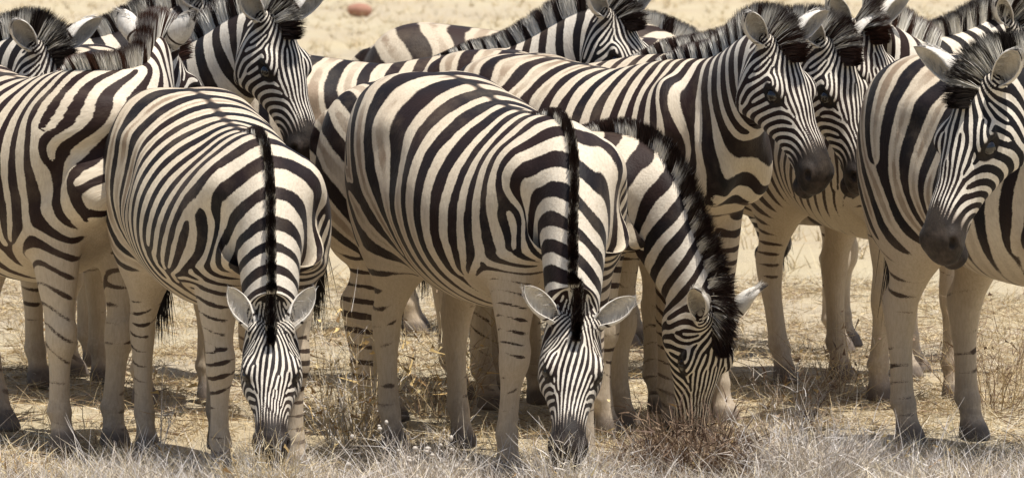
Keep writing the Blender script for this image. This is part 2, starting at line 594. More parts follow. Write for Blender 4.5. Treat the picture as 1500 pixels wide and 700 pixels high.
# ---- the stripe field: direction across the stripes and their spacing
x, y, z = RV.T
PF = np.array((-0.12, 0.60))                            # flank point the haunch stripes fan out from
rx, rz = x - PF[0], z - PF[1]
rr = np.sqrt(rx**2 + rz**2) + 1e-6
fan = sstep(-rx, -0.03, 0.12)
gfan = np.stack([rz / rr, 0 * x, -rx / rr], 1)
g = (1 - fan)[:, None] * np.array((1.0, 0, 0)) + fan[:, None] * gfan
lam = 0.098 * (1 - fan) + fan * np.clip(rr * 0.31, 0.06, 0.155)
nk = sstep(RT, 0.0, 0.25)
g = g * (1 - nk)[:, None] + nk[:, None] * (NA + np.array((0.15, 0, 0)))
lam = lam * (1 - nk) + nk * (0.108 - 0.040 * RT)
lam *= 1 - 0.22 * sstep(x, 0.10, 0.25) * (1 - nk)
# forelegs and hind legs carry rings
lf = sstep(-np.abs(x - 0.37), -0.21, -0.13) * sstep(-z, -0.88, -0.68) * (1 - nk)
lh = sstep(-x, 0.26, 0.36) * sstep(-z, -0.80, -0.62)
sg = np.where(x > 0.36, 1.0, -1.0) * sstep(np.abs(x - 0.36), 0.0, 0.05) + 0.0
gl = np.stack([0.25 + 0 * x, 0 * x, np.where(x > 0.36, 1.0, -1.0)], 1)
g = g * (1 - lf)[:, None] + lf[:, None] * gl
lam = lam * (1 - lf) + lf * 0.055
g = g * (1 - lh)[:, None] + lh[:, None] * np.array((0.1, 0, 1.0))
lam = lam * (1 - lh) + lh * 0.062
# head: lines run down the face, arcs round the corner of the mouth on the cheeks
ms, mu = 0.47, -0.115
qs, qu = HS - ms, HUu - mu
qr = np.sqrt(qs**2 + qu**2) + 1e-6
rad = (qs / qr)[:, None] * HA + (qu / qr)[:, None] * HU
hw_tab = np.interp(HS, [-0.05, 0.0, 0.06, 0.16, 0.22, 0.36, 0.48, 0.6], [0.5, 0.55, 0.75, 1.0, 0.97, 0.66, 0.52, 0.5])
frontness = sstep(RN @ HU, np.interp(HS, [0.18, 0.3], [0.05, 0.28]), np.interp(HS, [0.18, 0.3], [0.62, 0.80])) * sstep(HUu, -0.07, -0.01)
sv = np.sign(y + 1e-9)
fanf = np.clip((0.22 - HS) * 6.5, -0.15, 1.3)
gfront = YV * sv[:, None] - HA * (np.clip(np.abs(HVv) / 0.09, 0, 1) * fanf)[:, None]
gft = gfront - RN * np.sum(gfront * RN, 1, keepdims=True)
rad = rad - RN * np.sum(rad * RN, 1, keepdims=True)
rad = rad * np.where(np.sum(gft * rad, 1) < 0, -1.0, 1.0)[:, None]
gh = frontness[:, None] * gfront + (1 - frontness)[:, None] * rad
lamh = frontness * 0.0215 * hw_tab + (1 - frontness) * np.clip(0.030 + 0.03 * (qr - 0.1), 0.026, 0.040)
# orientation at the back of the cheek agrees with the neck rings up to sign
g = g * (1 - HEADW)[:, None] + HEADW[:, None] * np.where((gh @ NA < 0)[:, None] & (frontness < 0.5)[:, None], -gh, gh)
lam = lam * (1 - HEADW) + HEADW * lamh
g = g - RN * np.sum(g * RN, 1, keepdims=True)
GN = np.linalg.norm(g, axis=1, keepdims=True)
RG = g / (GN + 1e-6)
RL = lam
# smooth the direction a little (as a line field)
for it in range(14):
    s_ = np.where(np.sum(RG[EI] * RG[EJ], 1) < 0, -1.0, 1.0)
    acc = RG.copy() * 2
    for c in range(3):
        acc[:, c] += np.bincount(EI, s_ * RG[EJ, c], NV) + np.bincount(EJ, s_ * RG[EI, c], NV)
    acc -= RN * np.sum(acc * RN, 1, keepdims=True)
    RG = acc / (np.linalg.norm(acc, axis=1, keepdims=True) + 1e-9)


def bfs_layers():
    seen = np.zeros(NV, bool)
    seen[np.argmin((RV[:, 0] + 0.05) ** 2 + RV[:, 1] ** 2 + (RV[:, 2] - 1.26) ** 2)] = True
    out = []
    while True:
        f = np.where(seen[EI] & ~seen[EJ])[0]
        b = np.where(seen[EJ] & ~seen[EI])[0]
        if not len(f) and not len(b):
            break
        new = np.unique(np.concatenate([EJ[f], EI[b]]))
        out.append((f, b, new))
        seen[new] = True
    return out


LAYERS = bfs_layers()


def wave_noise(P, rg, scale, n=10):
    out = np.zeros(len(P))
    for _ in range(n):
        k = rg.normal(size=3) * scale
        out += np.sin(P @ k + rg.uniform(0, 6.28))
    return out / math.sqrt(n / 2)


def grow_stripes(seed, width=1.0, iters=90, posed=None):
    rg = np.random.default_rng(seed)
    lamv = RL * width * (1 + 0.12 * (1 - HEADW) * wave_noise(RV, rg, 4.0))
    ang = 0.25 * wave_noise(RV, rg, 5.0) * (1 - 0.6 * HEADW)
    bt = np.cross(RN, RG)
    G = RG * np.cos(ang)[:, None] + bt * np.sin(ang)[:, None]
    K = G * (2 * math.pi / np.maximum(lamv, 0.012))[:, None]
    s = np.where(np.sum(G[EI] * G[EJ], 1) < 0, -1.0, 1.0)
    dlt = np.sum(0.5 * (K[EI] + s[:, None] * K[EJ]) * (RV[EJ] - RV[EI]), 1)
    if posed is not None:                                # even spacing on skin stretched by a hard turn of the neck
        q = np.linalg.norm(posed[EJ] - posed[EI], axis=1) / (np.linalg.norm(RV[EJ] - RV[EI], axis=1) + 1e-9)
        dlt = dlt * np.clip(q, 0.8, 2.1)
    w = np.exp(1j * dlt)
    noise = np.exp(1j * 0.5 * wave_noise(RV, rg, 6.0) * (1 - 0.8 * HEADW))
    zc = np.exp(1j * rg.uniform(0, 6.28)) * np.ones(NV, complex)
    for ef, eb, new in LAYERS:                           # carry the phase outwards from the back, ring by ring
        acc = np.zeros(NV, complex)
        for idx, fwd in ((ef, True), (eb, False)):
            if not len(idx):
                continue
            a_, b_ = (EI[idx], EJ[idx]) if fwd else (EJ[idx], EI[idx])
            q = zc[a_] * (w[idx] if fwd else 1.0)
            if fwd:
                q = np.where(s[idx] > 0, q, np.conj(q))
            else:
                q = np.where(s[idx] > 0, q, np.conj(q)) * np.conj(w[idx])
            acc += np.bincount(b_, q.real, NV) + 1j * np.bincount(b_, q.imag, NV)
        zc[new] = acc[new] / (np.abs(acc[new]) + 1e-9)
    zc = zc * noise
    for it in range(iters):
        zj = np.where(s > 0, zc[EJ], np.conj(zc[EJ])) * np.conj(w)
        zi = zc[EI] * w
        zi = np.where(s > 0, zi, np.conj(zi))
        acc = (np.bincount(EI, zj.real, NV) + np.bincount(EJ, zi.real, NV)
               + 1j * (np.bincount(EI, zj.imag, NV) + np.bincount(EJ, zi.imag, NV)))
        zc = acc / (np.abs(acc) + 1e-9)
    wv = wave_noise(RV, rg, 6.0) * 0.16 * (1 - HEADW) + 0.10 * wave_noise(RV, rg, 22.0) * (1 - 0.7 * HEADW)
    return acc.real / DEG + wv - 0.10 * fan + 0.20 * HEADW


# masks in the rest pose
def masks(seed, leg=0.35, shadow=0.8, pale=0.0):
    rg = np.random.default_rng(seed + 100)
    n = wave_noise(RV, rg, 9.0)
    fade = np.ones(NV)
    low = np.maximum(lf, lh)
    legf = np.interp(z, [0.0, 0.2, 0.42, 0.62, 0.82], [0.30, 0.34, leg + 0.03, leg + 0.16, 0.95])
    fade = fade * (1 - low) + low * np.minimum(legf, 1.0)
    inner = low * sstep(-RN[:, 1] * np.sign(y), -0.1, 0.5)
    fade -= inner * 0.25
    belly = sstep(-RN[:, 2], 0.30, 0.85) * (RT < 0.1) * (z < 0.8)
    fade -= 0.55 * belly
    fade = fade - pale * (RT < 0.1)
    fade = np.clip(fade + 0.10 * wave_noise(RV, rg, 14.0) * low, 0, 1)
    dark = np.zeros(NV)
    mz = sstep(HS + 0.010 * n, 0.36, 0.53) * HEADW
    mz = mz * np.clip(1.0 - 0.7 * sstep(-HUu, 0.075, 0.11) * (HS < 0.5), 0, 1)
    dark = np.maximum(dark, mz)
    spine = np.exp(-(y / 0.022) ** 2) * (RN[:, 2] > 0.2) * (x < 0.25) * (x > -0.74) * (z > 1.0)
    dark = np.maximum(dark, 0.9 * spine)
    hoof = sstep(-z + 0.010 * n, -0.085, -0.045)
    foot = sstep(-z, -0.30, -0.08)
    lip = sstep(HS, 0.49, 0.55) * HEADW * 0.8
    ex = hpt(0.21, -0.012, 0.100)
    for sd in (1, -1):
        q = RV - ex * np.array((1, sd, 1))
        d = np.sqrt((q @ HA) ** 2 / 0.050**2 + (q @ HU) ** 2 / 0.031**2 + q[:, 1] ** 2 / 0.05**2)
        dark = np.maximum(dark, sstep(-d, -1.15, -0.85))
    tail = (x < -0.735) * (z < 1.05)
    tan = 0.22 + 0.75 * low * np.interp(z, [0, 0.25, 0.7], [0.6, 0.9, 0.9]) + 0.35 * belly + 0.3 * inner  # tan hair; legs, inner sides most, also darkened for shade under the body
    tan += 0.30 * fan * sstep(-z, -1.2, -0.8) + (0.35 if pale else 0.22) * sstep(RN[:, 2], 0.2, 0.8) * (RT < 0.1)
    tan = np.clip(tan + 0.12 * n, 0, 1) * (1 - 0.9 * np.clip(RT * 1.6, 0, 1))
    hau = sstep(-x, 0.0, 0.25) * (1 - low)
    sh = np.clip(shadow * hau + 0.35 * shadow * sstep(-x, -0.35, 0.0), 0, 1) * (1 - low) * (RT < 0.1)
    return dict(hoof=hoof, foot=foot, lip=lip, fade=fade, dark=dark, tan=tan, shadow_stripe=sh, white=0.6 * np.clip(RT * 1.4, 0, 1))


def ribbons(root, d, ln, w, bend, rg, levels=4):
    """tapered bent blades: returns vertices, faces, parameter along the blade"""
    n = len(root)
    side = np.cross(d, rg.normal(size=(n, 3)))
    side /= np.linalg.norm(side, axis=1, keepdims=True) + 1e-9
    V, T = [], []
    for k in range(levels):
        l = k / (levels - 1)
        c = root + d * (ln * l)[:, None] + bend * (ln * l * l)[:, None]
        wk = w * (1 - 0.85 * l)
        V += [c - side * wk[:, None], c + side * wk[:, None]]
        T += [np.full(n, l)] * 2
    V = np.stack(V, 1).reshape(-1, 3)
    T = np.stack(T, 1).reshape(-1)
    b = np.arange(n)[:, None] * (2 * levels)
    F = np.concatenate([b + np.array((2 * k, 2 * k + 1, 2 * k + 3, 2 * k + 2)) for k in range(levels - 1)])
    return V, F, T


# ---- ears, built in head coordinates (ear up axis, opening)
def ear_frame(side, spread=0.6, back=0.6, openy=0.4, L=0.182, W=0.041):
    base = hpt(-0.005, 0.012, side * 0.062)
    ax = HU * (1.1 - 0.8 * back) + YV * side * spread - HA * back
    ax /= np.linalg.norm(ax)
    op = (HA * 0.25 + HU * 0.9) * (1 - openy) + YV * side * openy
    op -= ax * (op @ ax)
    op /= np.linalg.norm(op)
    sd = np.cross(ax, op)
    return base, ax, op, sd, L, W


def ear_mesh(side, spread=0.6, back=0.6, openy=0.4, L=0.182, W=0.041):
    base, ax, op, sd, L, W = ear_frame(side, spread, back, openy, L, W)
    nl, na = 16, 19
    V, T, IN = [], [], []
    for layer in (0, 1):
        for i in range(nl):
            l = i / (nl - 1)
            w = W * np.interp(l, [0, 0.12, 0.3, 0.5, 0.7, 0.85, 0.95, 1.0], [0.55, 0.70, 0.92, 1.0, 0.90, 0.64, 0.36, 0.05])
            span = np.interp(l, [0, 0.25, 0.5, 0.8, 1], [165, 140, 116, 100, 80])
            depth = np.interp(l, [0, 0.3, 0.7, 1], [1.0, 1.05, 0.85, 0.4])
            for j in range(na):
                a = math.radians(-span + 2 * span * j / (na - 1))
                r = w - (0.0055 if layer else 0) * (1 - 0.6 * l)
                px = math.sin(a) * r
                py = -math.cos(a) * r * depth
                V.append(base + ax * (l * L + 0.006 * math.cos(a)) + sd * px + op * (py + 0.02 * l * l))
                T.append(l)
                IN.append(layer + 0.0 if abs(j - na // 2) < na // 2 - 1 else 0.35 * layer)
    V = np.array(V)
    F = []
    n1 = nl * na
    for i in range(nl - 1):
        for j in range(na - 1):
            p = i * na + j
            F.append((p, p + 1, p + na + 1, p + na))
            F.append((n1 + p, n1 + p + na, n1 + p + na + 1, n1 + p + 1))
        for j in (0, na - 1):
            p = i * na + j
            F.append((p, p + na, n1 + p + na, n1 + p) if j == 0 else (p, n1 + p, n1 + p + na, p + na))
    for j in range(na - 1):
        p = (nl - 1) * na + j
        F.append((p, p + 1, n1 + p + 1, n1 + p))
    F = np.array(F)
    T, IN = np.array(T), np.array(IN)
    jj = np.tile(np.arange(na), nl * 2)
    edge = np.abs(jj - (na - 1) / 2) / ((na - 1) / 2)
    dark = 0.62 * (T > 0.86) * (IN < 0.2) * (edge < 0.95) + 0.60 * IN * np.exp(-((edge - 0.30) / 0.38) ** 2) * np.interp(T, [0, 0.5, 0.75, 0.9], [1, 0.85, 0.5, 0.0])
    stripe = np.where((IN < 0.2), np.cos(T * 2 * math.pi * 3.2), -1.0)
    fade = np.where((IN < 0.2) & (T < 0.28), 0.8, 0.0)
    return V, F, dict(hoof=0 * T, foot=0 * T, lip=0 * T, stripe=stripe, fade=fade, dark=dark, tan=0.05 + 0.1 * IN, shadow_stripe=0 * T, white=1.0 - 0.2 * IN)


# ---- pose: the neck is bent as a curve, the head turns on the poll, the legs lean
def Rz(a):
    c, s = math.cos(a), math.sin(a)
    return np.array(((c, -s, 0), (s, c, 0), (0, 0, 1.0)))


def Ry(a):
    c, s = math.cos(a), math.sin(a)
    return np.array(((c, 0, s), (0, 1.0, 0), (-s, 0, c)))


def Rx(a):
    c, s = math.cos(a), math.sin(a)
    return np.array(((1.0, 0, 0), (0, c, -s), (0, s, c)))


def rotvec(R):
    a = math.acos(max(-1, min(1, (np.trace(R) - 1) / 2)))
    if a < 1e-6:
        return np.zeros(3)
    v = np.array((R[2, 1] - R[1, 2], R[0, 2] - R[2, 0], R[1, 0] - R[0, 1])) / (2 * math.sin(a))
    return v * a


def rodr(r):
    a = np.linalg.norm(r)
    if a < 1e-9:
        return np.eye(3)
    k = r / a
    Kx = np.array(((0, -k[2], k[1]), (k[2], 0, -k[0]), (-k[1], k[0], 0)))
    return np.eye(3) + math.sin(a) * Kx + (1 - math.cos(a)) * Kx @ Kx


C0, C1 = np.array((0.36, 0, 1.085)), np.array((0.984, 0, 1.180))
NS = 65


class Pose:
    def __init__(self, psi, neck, head, legs=(), fat=1.0, drop=0.0, stretch=1.0, hs=1.0):
        """neck = (heading, pitch); head = (heading, pitch, roll): compass headings in the place, degrees"""
        r = math.radians
        qn = Rz(r(neck[0] - psi)) @ Ry(-r(neck[1]) + NECK_A)
        qh = Rz(r(head[0] - psi)) @ Ry(-r(head[1]) + HEAD_A) @ rodr(HU * (r(head[2]) if len(head) > 2 else 0.0))
        rv = rotvec(qn)
        rh = rotvec(qn.T @ qh)
        ts = np.linspace(0, 1, NS)
        self.Q = np.zeros((NS, 3, 3))
        for i, t in enumerate(ts):
            c = float(sstep(t, -0.32, 0.50) - sstep(0, -0.32, 0.50)) / float(1 - sstep(0, -0.32, 0.50))
            self.Q[i] = rodr(rv * c) @ rodr(rh * float(sstep(t, 0.70, 1.0)))
        step = (C1 - C0) / (NS - 1) * stretch
        self.P = np.zeros((NS, 3))
        self.P[0] = C0
        for i in range(1, NS):
            c = float(sstep(ts[i], -0.32, 0.50) - sstep(0, -0.32, 0.50)) / float(1 - sstep(0, -0.32, 0.50))
            self.P[i] = self.P[i - 1] + rodr(rv * c) @ step
        self.legs = legs
        self.drop = drop
        self.hs = hs
        self.fat = fat

    def __call__(self, V, t):
        V = np.array(V, float)
        out = V.copy()
        m = t > 0
        f = t[m] * (NS - 1)
        i = np.minimum(f.astype(int), NS - 2)
        w = (f - i)[:, None]
        Qm = self.Q[i] * (1 - w)[..., None] + self.Q[i + 1] * w[..., None]
        Pm = self.P[i] * (1 - w) + self.P[i + 1] * w
        c0 = C0 + (C1 - C0) * t[m][:, None]
        out[m] = Pm + np.einsum('nij,nj->ni', Qm, (V[m] - c0) * (1 + (self.hs - 1) * sstep(t[m], 0.6, 1.0))[:, None])
        out[:, 2] -= self.drop * sstep(V[:, 0], -0.25, 0.34) * sstep(V[:, 2], 0.62, 0.95)
        out[m, 2] -= self.drop * (1 - sstep(V[m, 0], -0.25, 0.34) * sstep(V[m, 2], 0.62, 0.95))
        if self.fat != 1.0:
            k = (t <= 0) * np.exp(-((V[:, 0] + 0.05) / 0.45) ** 4) * (V[:, 2] > 0.45)
            out[:, 1] *= 1 + (self.fat - 1) * k
            out[:, 2] -= (self.fat - 1) * 0.5 * k * sstep(-V[:, 2], -1.0, -0.6)
        for which, dx, dy, bend in self.legs:
            cx = 0.36 if which[0] == 'f' else -0.53
            sy = 1 if which[1] == 'l' else -1
            top = 0.86 if which[0] == 'f' else 0.92
            w = np.exp(-((V[:, 0] - cx) / (0.30 if which[0] == 'h' else 0.24)) ** 6) * (V[:, 1] * sy > 0) * (t <= 0) * sstep(np.abs(V[:, 1]), 0.0, 0.06)
            h = np.clip((top - V[:, 2]) / top, 0, 1)
            hs = h * h * (1.6 - 0.6 * h)
            out[:, 0] += w * (dx * hs + bend * np.sin(np.clip(h, 0, 1) * math.pi) ** 2)
            out[:, 1] += w * dy * hs
        return out


# ---- mane roots along the crest, in the rest pose
def crest_line():
    m = (np.abs(RV[:, 1]) < 0.012) & (RV[:, 2] > 0.95)
    P = RV[m]
    xs = np.arange(0.16, 1.130, 0.012)
    zs = []
    for q in xs:
        k = np.abs(P[:, 0] - q) < 0.012
        zs.append(P[k, 2].max() if k.any() else np.nan)
    zs = np.array(zs)
    ok = ~np.isnan(zs)
    zs = np.interp(xs, xs[ok], zs[ok])
    zs = np.convolve(np.pad(zs, 3, mode='edge'), np.ones(7) / 7, 'valid')
    P = np.stack([xs, 0 * xs, zs], 1)
    T = np.gradient(P, axis=0)
    T /= np.linalg.norm(T, axis=1, keepdims=True)
    Nn = np.stack([-T[:, 2], 0 * xs, T[:, 0]], 1)
    d = np.concatenate([[0], np.cumsum(np.linalg.norm(np.diff(P, axis=0), axis=1))])
    return P, T, Nn, d / d[-1], d[-1]


CREST = crest_line()


def nearest_vertex(Pq, mask):
    idx = np.where(mask)[0]
    P = RV[idx]
    out = np.zeros(len(Pq), int)
    for a in range(0, len(Pq), 200):
        d = ((Pq[a:a + 200, None, :] - P[None]) ** 2).sum(2)
        out[a:a + 200] = idx[d.argmin(1)]
    return out


CR_MASK = (np.abs(RV[:, 1]) < 0.035) & (RV[:, 2] > 1.1) & (RV[:, 0] > 0.05)


def make_mane(parent, pose, stripe, seed, height=0.115, n=13000, brown=0.3, tip=0.86):
    rg = np.random.default_rng(seed)
    thin = 0.6 if height < 0.08 else 1.0
    P, T, Nn, s, L = CREST
    q = rg.uniform(0, 1, n) ** 0.92
    f = lambda A: np.stack([np.interp(q, s, A[:, c]) for c in range(3)], 1)
    root = f(P) - f(Nn) * 0.012
    off = thin * rg.normal(0, 0.011, n).clip(-0.024, 0.024) * np.interp(q, [0, 0.1, 0.8, 0.93, 1], [0.5, 0.9, 1.1, 1.3, 1.0])
    root[:, 1] += off
    h = height * np.interp(q, [0, 0.08, 0.2, 0.6, 0.85, 0.95, 1.0], [0.08, 0.30, 0.62, 1.0, 1.12, 0.95, 0.45]) * rg.uniform(0.88, 1.05, n)
    clump = 0.10 * np.sin(q * 90 + rg.uniform(0, 6)) + 0.07 * np.sin(q * 211)
    lean = np.interp(q, [0, 0.5, 0.88, 1.0], [-0.35, -0.05, 0.25, 0.75]) + clump * 0.6 + rg.normal(0, 0.055, n)
    d = f(Nn) + f(T) * lean[:, None]
    d[:, 1] += off * 3.5 + rg.normal(0, 0.028, n)
    d /= np.linalg.norm(d, axis=1, keepdims=True)
    side = np.cross(d, rg.normal(size=(n, 3)))
    side /= np.linalg.norm(side, axis=1, keepdims=True)
    w = rg.uniform(0.0007, 0.0015, n)[:, None]
    t = neck_t(root)
    levels = [0.0, 0.3, 0.5, 0.75, 1.0]
    wid = [1.0, 0.95, 0.85, 0.6, 0.1]
    nv = nearest_vertex(f(P), CR_MASK)
    st = stripe[nv] + rg.normal(0, 0.14, n)
    dorsal = np.exp(-(off / 0.004) ** 2)
    cut = np.clip(rg.normal(tip, 0.13, n), 0.2, 0.97)
    V, Cc = [], []
    for l, wv in zip(levels, wid):
        bendv = f(T) * (0.10 * l * l * h)[:, None] * np.sign(lean)[:, None]
        for sgn in (-1, 1):
            V.append(pose(root + d * (h * l)[:, None] + bendv + side * w * wv * sgn, t))
            isb = np.maximum(st > 0.22, (l > cut))
            isb = np.maximum(isb, q > 0.93)
            g = rg.uniform(0.8, 1.1, n)[:, None]
            wht = np.array((0.86, 0.83, 0.76)) * g
            bl = (np.array((0.010, 0.008, 0.008)) * (1 - brown) + np.array((0.060, 0.022, 0.012)) * brown) * g
            Cc.append(np.where(isb[:, None] > 0, bl, wht))
    nl = len(levels)
    V = np.stack(V, 1).reshape(-1, 3)
    Cc = np.stack(Cc, 1).reshape(-1, 3)
    b = np.arange(n)[:, None] * (2 * nl)
    F = np.concatenate([b + np.array((2 * k, 2 * k + 1, 2 * k + 3, 2 * k + 2)) for k in range(nl - 1)])
    return mesh_from("mane", V, F, M_HAIR, parent, smooth=False, colour=("hair_colour", Cc))


def make_tail(parent, pose, seed, n=240):
    rg = np.random.default_rng(seed + 5)
    root = np.array((-0.774, 0, 0.78)) + np.stack([rg.normal(0, 0.010, n), rg.normal(0, 0.010, n), rg.uniform(-0.05, 0.12, n)], 1)
    ln = rg.uniform(0.25, 0.42, n)
    sw = np.stack([rg.normal(0, 0.05, n), rg.normal(0, 0.05, n), -np.ones(n)], 1)
    w = rg.uniform(0.0012, 0.0028, n)
    V = []
    for l, wv in ((0, 1), (0.5, 1), (1.0, 0.2)):
        c = root + sw * (ln * l)[:, None] * np.array((0.6 + 0.4 * l, 0.6 + 0.4 * l, 1))
        a = rg.uniform(0, 3.14, n)
        for sgn in (-1, 1):
            V.append(c + sgn * (w * wv)[:, None] * np.stack([np.cos(0.7 + 0 * a), np.sin(0.7 + 0 * a), 0 * a], 1))
    V = np.stack(V, 1).reshape(-1, 3)
    b = np.arange(n)[:, None] * 6
    F = np.concatenate([b + np.array((2 * k, 2 * k + 1, 2 * k + 3, 2 * k + 2)) for k in range(2)])
    c = np.array((0.016, 0.012, 0.011)) * rg.uniform(0.7, 2.2, n)[:, None]
    return mesh_from("tail_tuft", V, F, M_HAIR, parent, smooth=False, colour=("hair_colour", np.repeat(c, 6, 0)))


def sphere(c, r, n=14, m=20):
    V = []
    for i in range(n + 1):
        a = math.pi * i / n
        for j in range(m):
            b = 2 * math.pi * j / m
            V.append((math.sin(a) * math.cos(b) * r[0], math.sin(a) * math.sin(b) * r[1], math.cos(a) * r[2]))
    F = [(i * m + j, (i + 1) * m + j, (i + 1) * m + (j + 1) % m, i * m + (j + 1) % m) for i in range(n) for j in range(m)]
    return np.array(V) + c, np.array(F)


ZEBRAS = []


def make_zebra(label, seed, X0, Y0, psi, neck, head, scale=1.0, legs=(), fat=1.0, ears=(0.95, 0.5, 0.4), width=0.9,
               leg=0.45, shadow=0.8, pale=0.0, brown=0.3, mane=0.105, drop=0.0, stretch=1.0, tip=0.86, hs=1.0, turned=False):
    root = bpy.data.objects.new("zebra", None)
    root.empty_display_size = 0.3
    COL.objects.link(root)
    root.location = (X0, Y0, 0)
    root.rotation_euler = (0, 0, math.radians(psi))
    root.scale = (scale,) * 3
    tag(root, label, "zebra", "zebras of the herd")
    pose = Pose(psi, neck, head, legs, fat, drop, stretch, hs)
    stripe = grow_stripes(seed, width, posed=pose(RV, RT) if turned else None)
    at_ = dict(stripe=stripe, **masks(seed, leg, shadow, pale))
    V = pose(RV, RT)
    wsm = (sstep(RT, -0.02, 0.03) * sstep(-RT, -0.70, -0.40) + 0.0)
    wsm = np.maximum(wsm, (RT <= 0) * sstep(RV[:, 0], 0.0, 0.2) * sstep(RV[:, 2], 0.68, 0.82))[:, None]
    for it in range(60 if drop else 12):
        L = np.stack([nsum(V[:, c]) / DEG for c in range(3)], 1) - V
        V = V + 0.6 * wsm * L
    F = [RQ]
    rest = RV.copy() + seed * 3.7
    extra = []
    e0 = len(V)
    for sd in (1, -1):
        ep = ears[0] if isinstance(ears[0], tuple) and sd == 1 else (ears[1] if isinstance(ears[0], tuple) else ears)
        ev, ef, ea = ear_mesh(sd, *ep)
        if sd == -1:
            ef = ef[:, ::-1]
        V = np.concatenate([V, pose(ev, np.ones(len(ev)))])
        F.append(ef + e0)
        e0 += len(ev)
        rest = np.concatenate([rest, ev + seed * 3.7])
        for k in at_:
            at_[k] = np.concatenate([at_[k], ea[k]])
    at_["rest"] = rest
    at_["brown"] = np.full(len(V), brown)
    F = [np.concatenate(F)]
    mesh_from("body", V, F, M_COAT, root, attrs=at_)
    make_mane(root, pose, stripe, seed, mane, brown=brown, tip=tip)
    make_tail(root, pose, seed)
    for sd in (1, -1):
        c = hpt(0.21, -0.014, sd * 0.0885)
        ev, ef = sphere(c, (0.026, 0.019, 0.023))
        mesh_from("eye", pose(ev, np.ones(len(ev))), ef, M_EYE, root)
    rg = np.random.default_rng(seed + 9)
    for sd in (1, -1):
        base, ax, op, sdv, L, W = ear_frame(sd, *ears)
        n = 420
        l = rg.uniform(0.05, 0.9, n)
        a = np.radians(rg.uniform(55, 112, n)) * rg.choice([-1, 1], n)
        w = W * np.interp(l, [0, 0.3, 0.5, 0.7, 0.85, 1.0], [0.5, 0.9, 0.97, 0.88, 0.6, 0.1])
        rt = base + ax * (l * L)[:, None] + sdv * (np.sin(a) * w)[:, None] - op * (np.cos(a) * w * 0.9)[:, None]
        d = ax * 0.9 - sdv * (np.sin(a) * 0.75)[:, None] + op * 0.12 + rg.normal(0, 0.16, (n, 3))
        d /= np.linalg.norm(d, axis=1, keepdims=True)
        hv, hf, _ = ribbons(rt, d, rg.uniform(0.018, 0.040, n), rg.uniform(0.0007, 0.0013, n), rg.normal(0, 0.2, (n, 3)), rg)
        hc = np.repeat(np.array((0.74, 0.70, 0.64)) * rg.uniform(0.55, 1.1, n)[:, None], 8, 0)
        mesh_from("ear_hair", pose(hv, np.ones(len(hv))), hf, M_HAIR, root, smooth=False, colour=("hair_colour", hc))
    ZEBRAS.append(root)
    return root


#==PLACE==
# ------------------------------------------------------------------ ground
def ground_height(X, Y):
    return 0.018 * np.sin(X * 1.7 + 0.6 * Y) * np.sin(Y * 1.3 + 1.0) + 0.010 * np.sin(X * 5.1 + 2.0) * np.sin(Y * 4.3)


def make_ground():
    xs = np.concatenate([np.linspace(-900, -8, 26), np.linspace(-7.5, 7.5, 151), np.linspace(8, 900, 26)])
    ys = np.concatenate([np.linspace(-60, 15.5, 14), np.linspace(16, 34, 181), np.linspace(35, 120, 40), np.linspace(130, 1800, 30)])
    Xg, Yg = np.meshgrid(xs, ys, indexing='ij')
    Zg = ground_height(Xg, Yg) - 0.02
    V = np.stack([Xg, Yg, Zg], -1).reshape(-1, 3)
    i = np.arange(len(xs) - 1)[:, None] * len(ys) + np.arange(len(ys) - 1)[None]
    F = np.stack([i, i + len(ys), i + len(ys) + 1, i + 1], -1).reshape(-1, 4)
    o = mesh_from("ground", V, F, M_GROUND)
    tag(o, "pale dusty savanna ground under dry straw", "ground", kind="structure")


make_ground()

# ------------------------------------------------------------------ the herd
LEGS_A = (('fl', -0.02, -0.05, 0), ('hr', 0.24, 0.0, 0), ('hl', 0.20, -0.05, 0))
make_zebra("zebra at the left edge, mane tipped brown, head turned away from view", 11, -1.68, 20.75, -52,
           (88, 23), (48, -52), 1.0, fat=1.05, legs=LEGS_A, brown=1.0, ears=(0.95, 0.8, 0.3), width=1.08, leg=0.38, turned=True)
make_zebra("left of the two grazing zebras whose faces point straight at the viewer", 12, -0.965, 19.9, -70,
           (-86, -54), (-88, -46), 0.96, fat=1.06, brown=0.2, width=0.92, leg=0.40, hs=0.91, drop=0.13, stretch=1.15, ears=(0.55, 0.82, 0.22), mane=0.062, tip=0.55)
make_zebra("stout grazing zebra in the centre, face straight on and both ears spread", 13, -0.04, 19.95, -61,
           (-91, -57), (-82, -50, -8), 1.0, fat=1.10, legs=(('fr', -0.10, 0.0, 0.0), ('fl', -0.05, 0, 0)), brown=0.35, width=0.95, leg=0.34, hs=0.92,
           drop=0.12, stretch=1.15, ears=(1.0, 0.5, 0.12), mane=0.062, tip=0.55)
make_zebra("grazing zebra seen side on, muzzle buried in a heap of dark twigs", 14, 0.01, 21.1, -15,
           (-58, -50), (-62, -108), 0.95, brown=0.35, width=1.0, drop=0.19, stretch=1.15, ears=(0.5, 0.95, 0.5), tip=0.6)
make_zebra("standing zebra with black muzzle, its head nearest in a row of three", 15, 0.385, 21.55, -43,
           (-70, 26), (-48, -59), 1.0, brown=0.5, width=0.9)
make_zebra("zebra whose greyish muzzle hangs right beside the black muzzle", 16, 0.30, 22.0, -35,
           (-22, 22), (-52, -64), 1.0, brown=0.5)
make_zebra("mostly hidden zebra whose brown crest rises above the right-hand zebra's back", 17, 1.17, 23.2, -10,
           (50, 21), (-41, -55), 1.0, brown=0.3)
make_zebra("third head in the row of three, muzzle hidden and black forelock tousled", 18, 1.37, 22.45, -65,
           (-135, 29), (-50, -58), 1.0, leg=0.5, brown=0.8, pale=0.22, legs=(('hr', 0.06, 0, -0.05), ('fr', -0.1, 0, 0)))
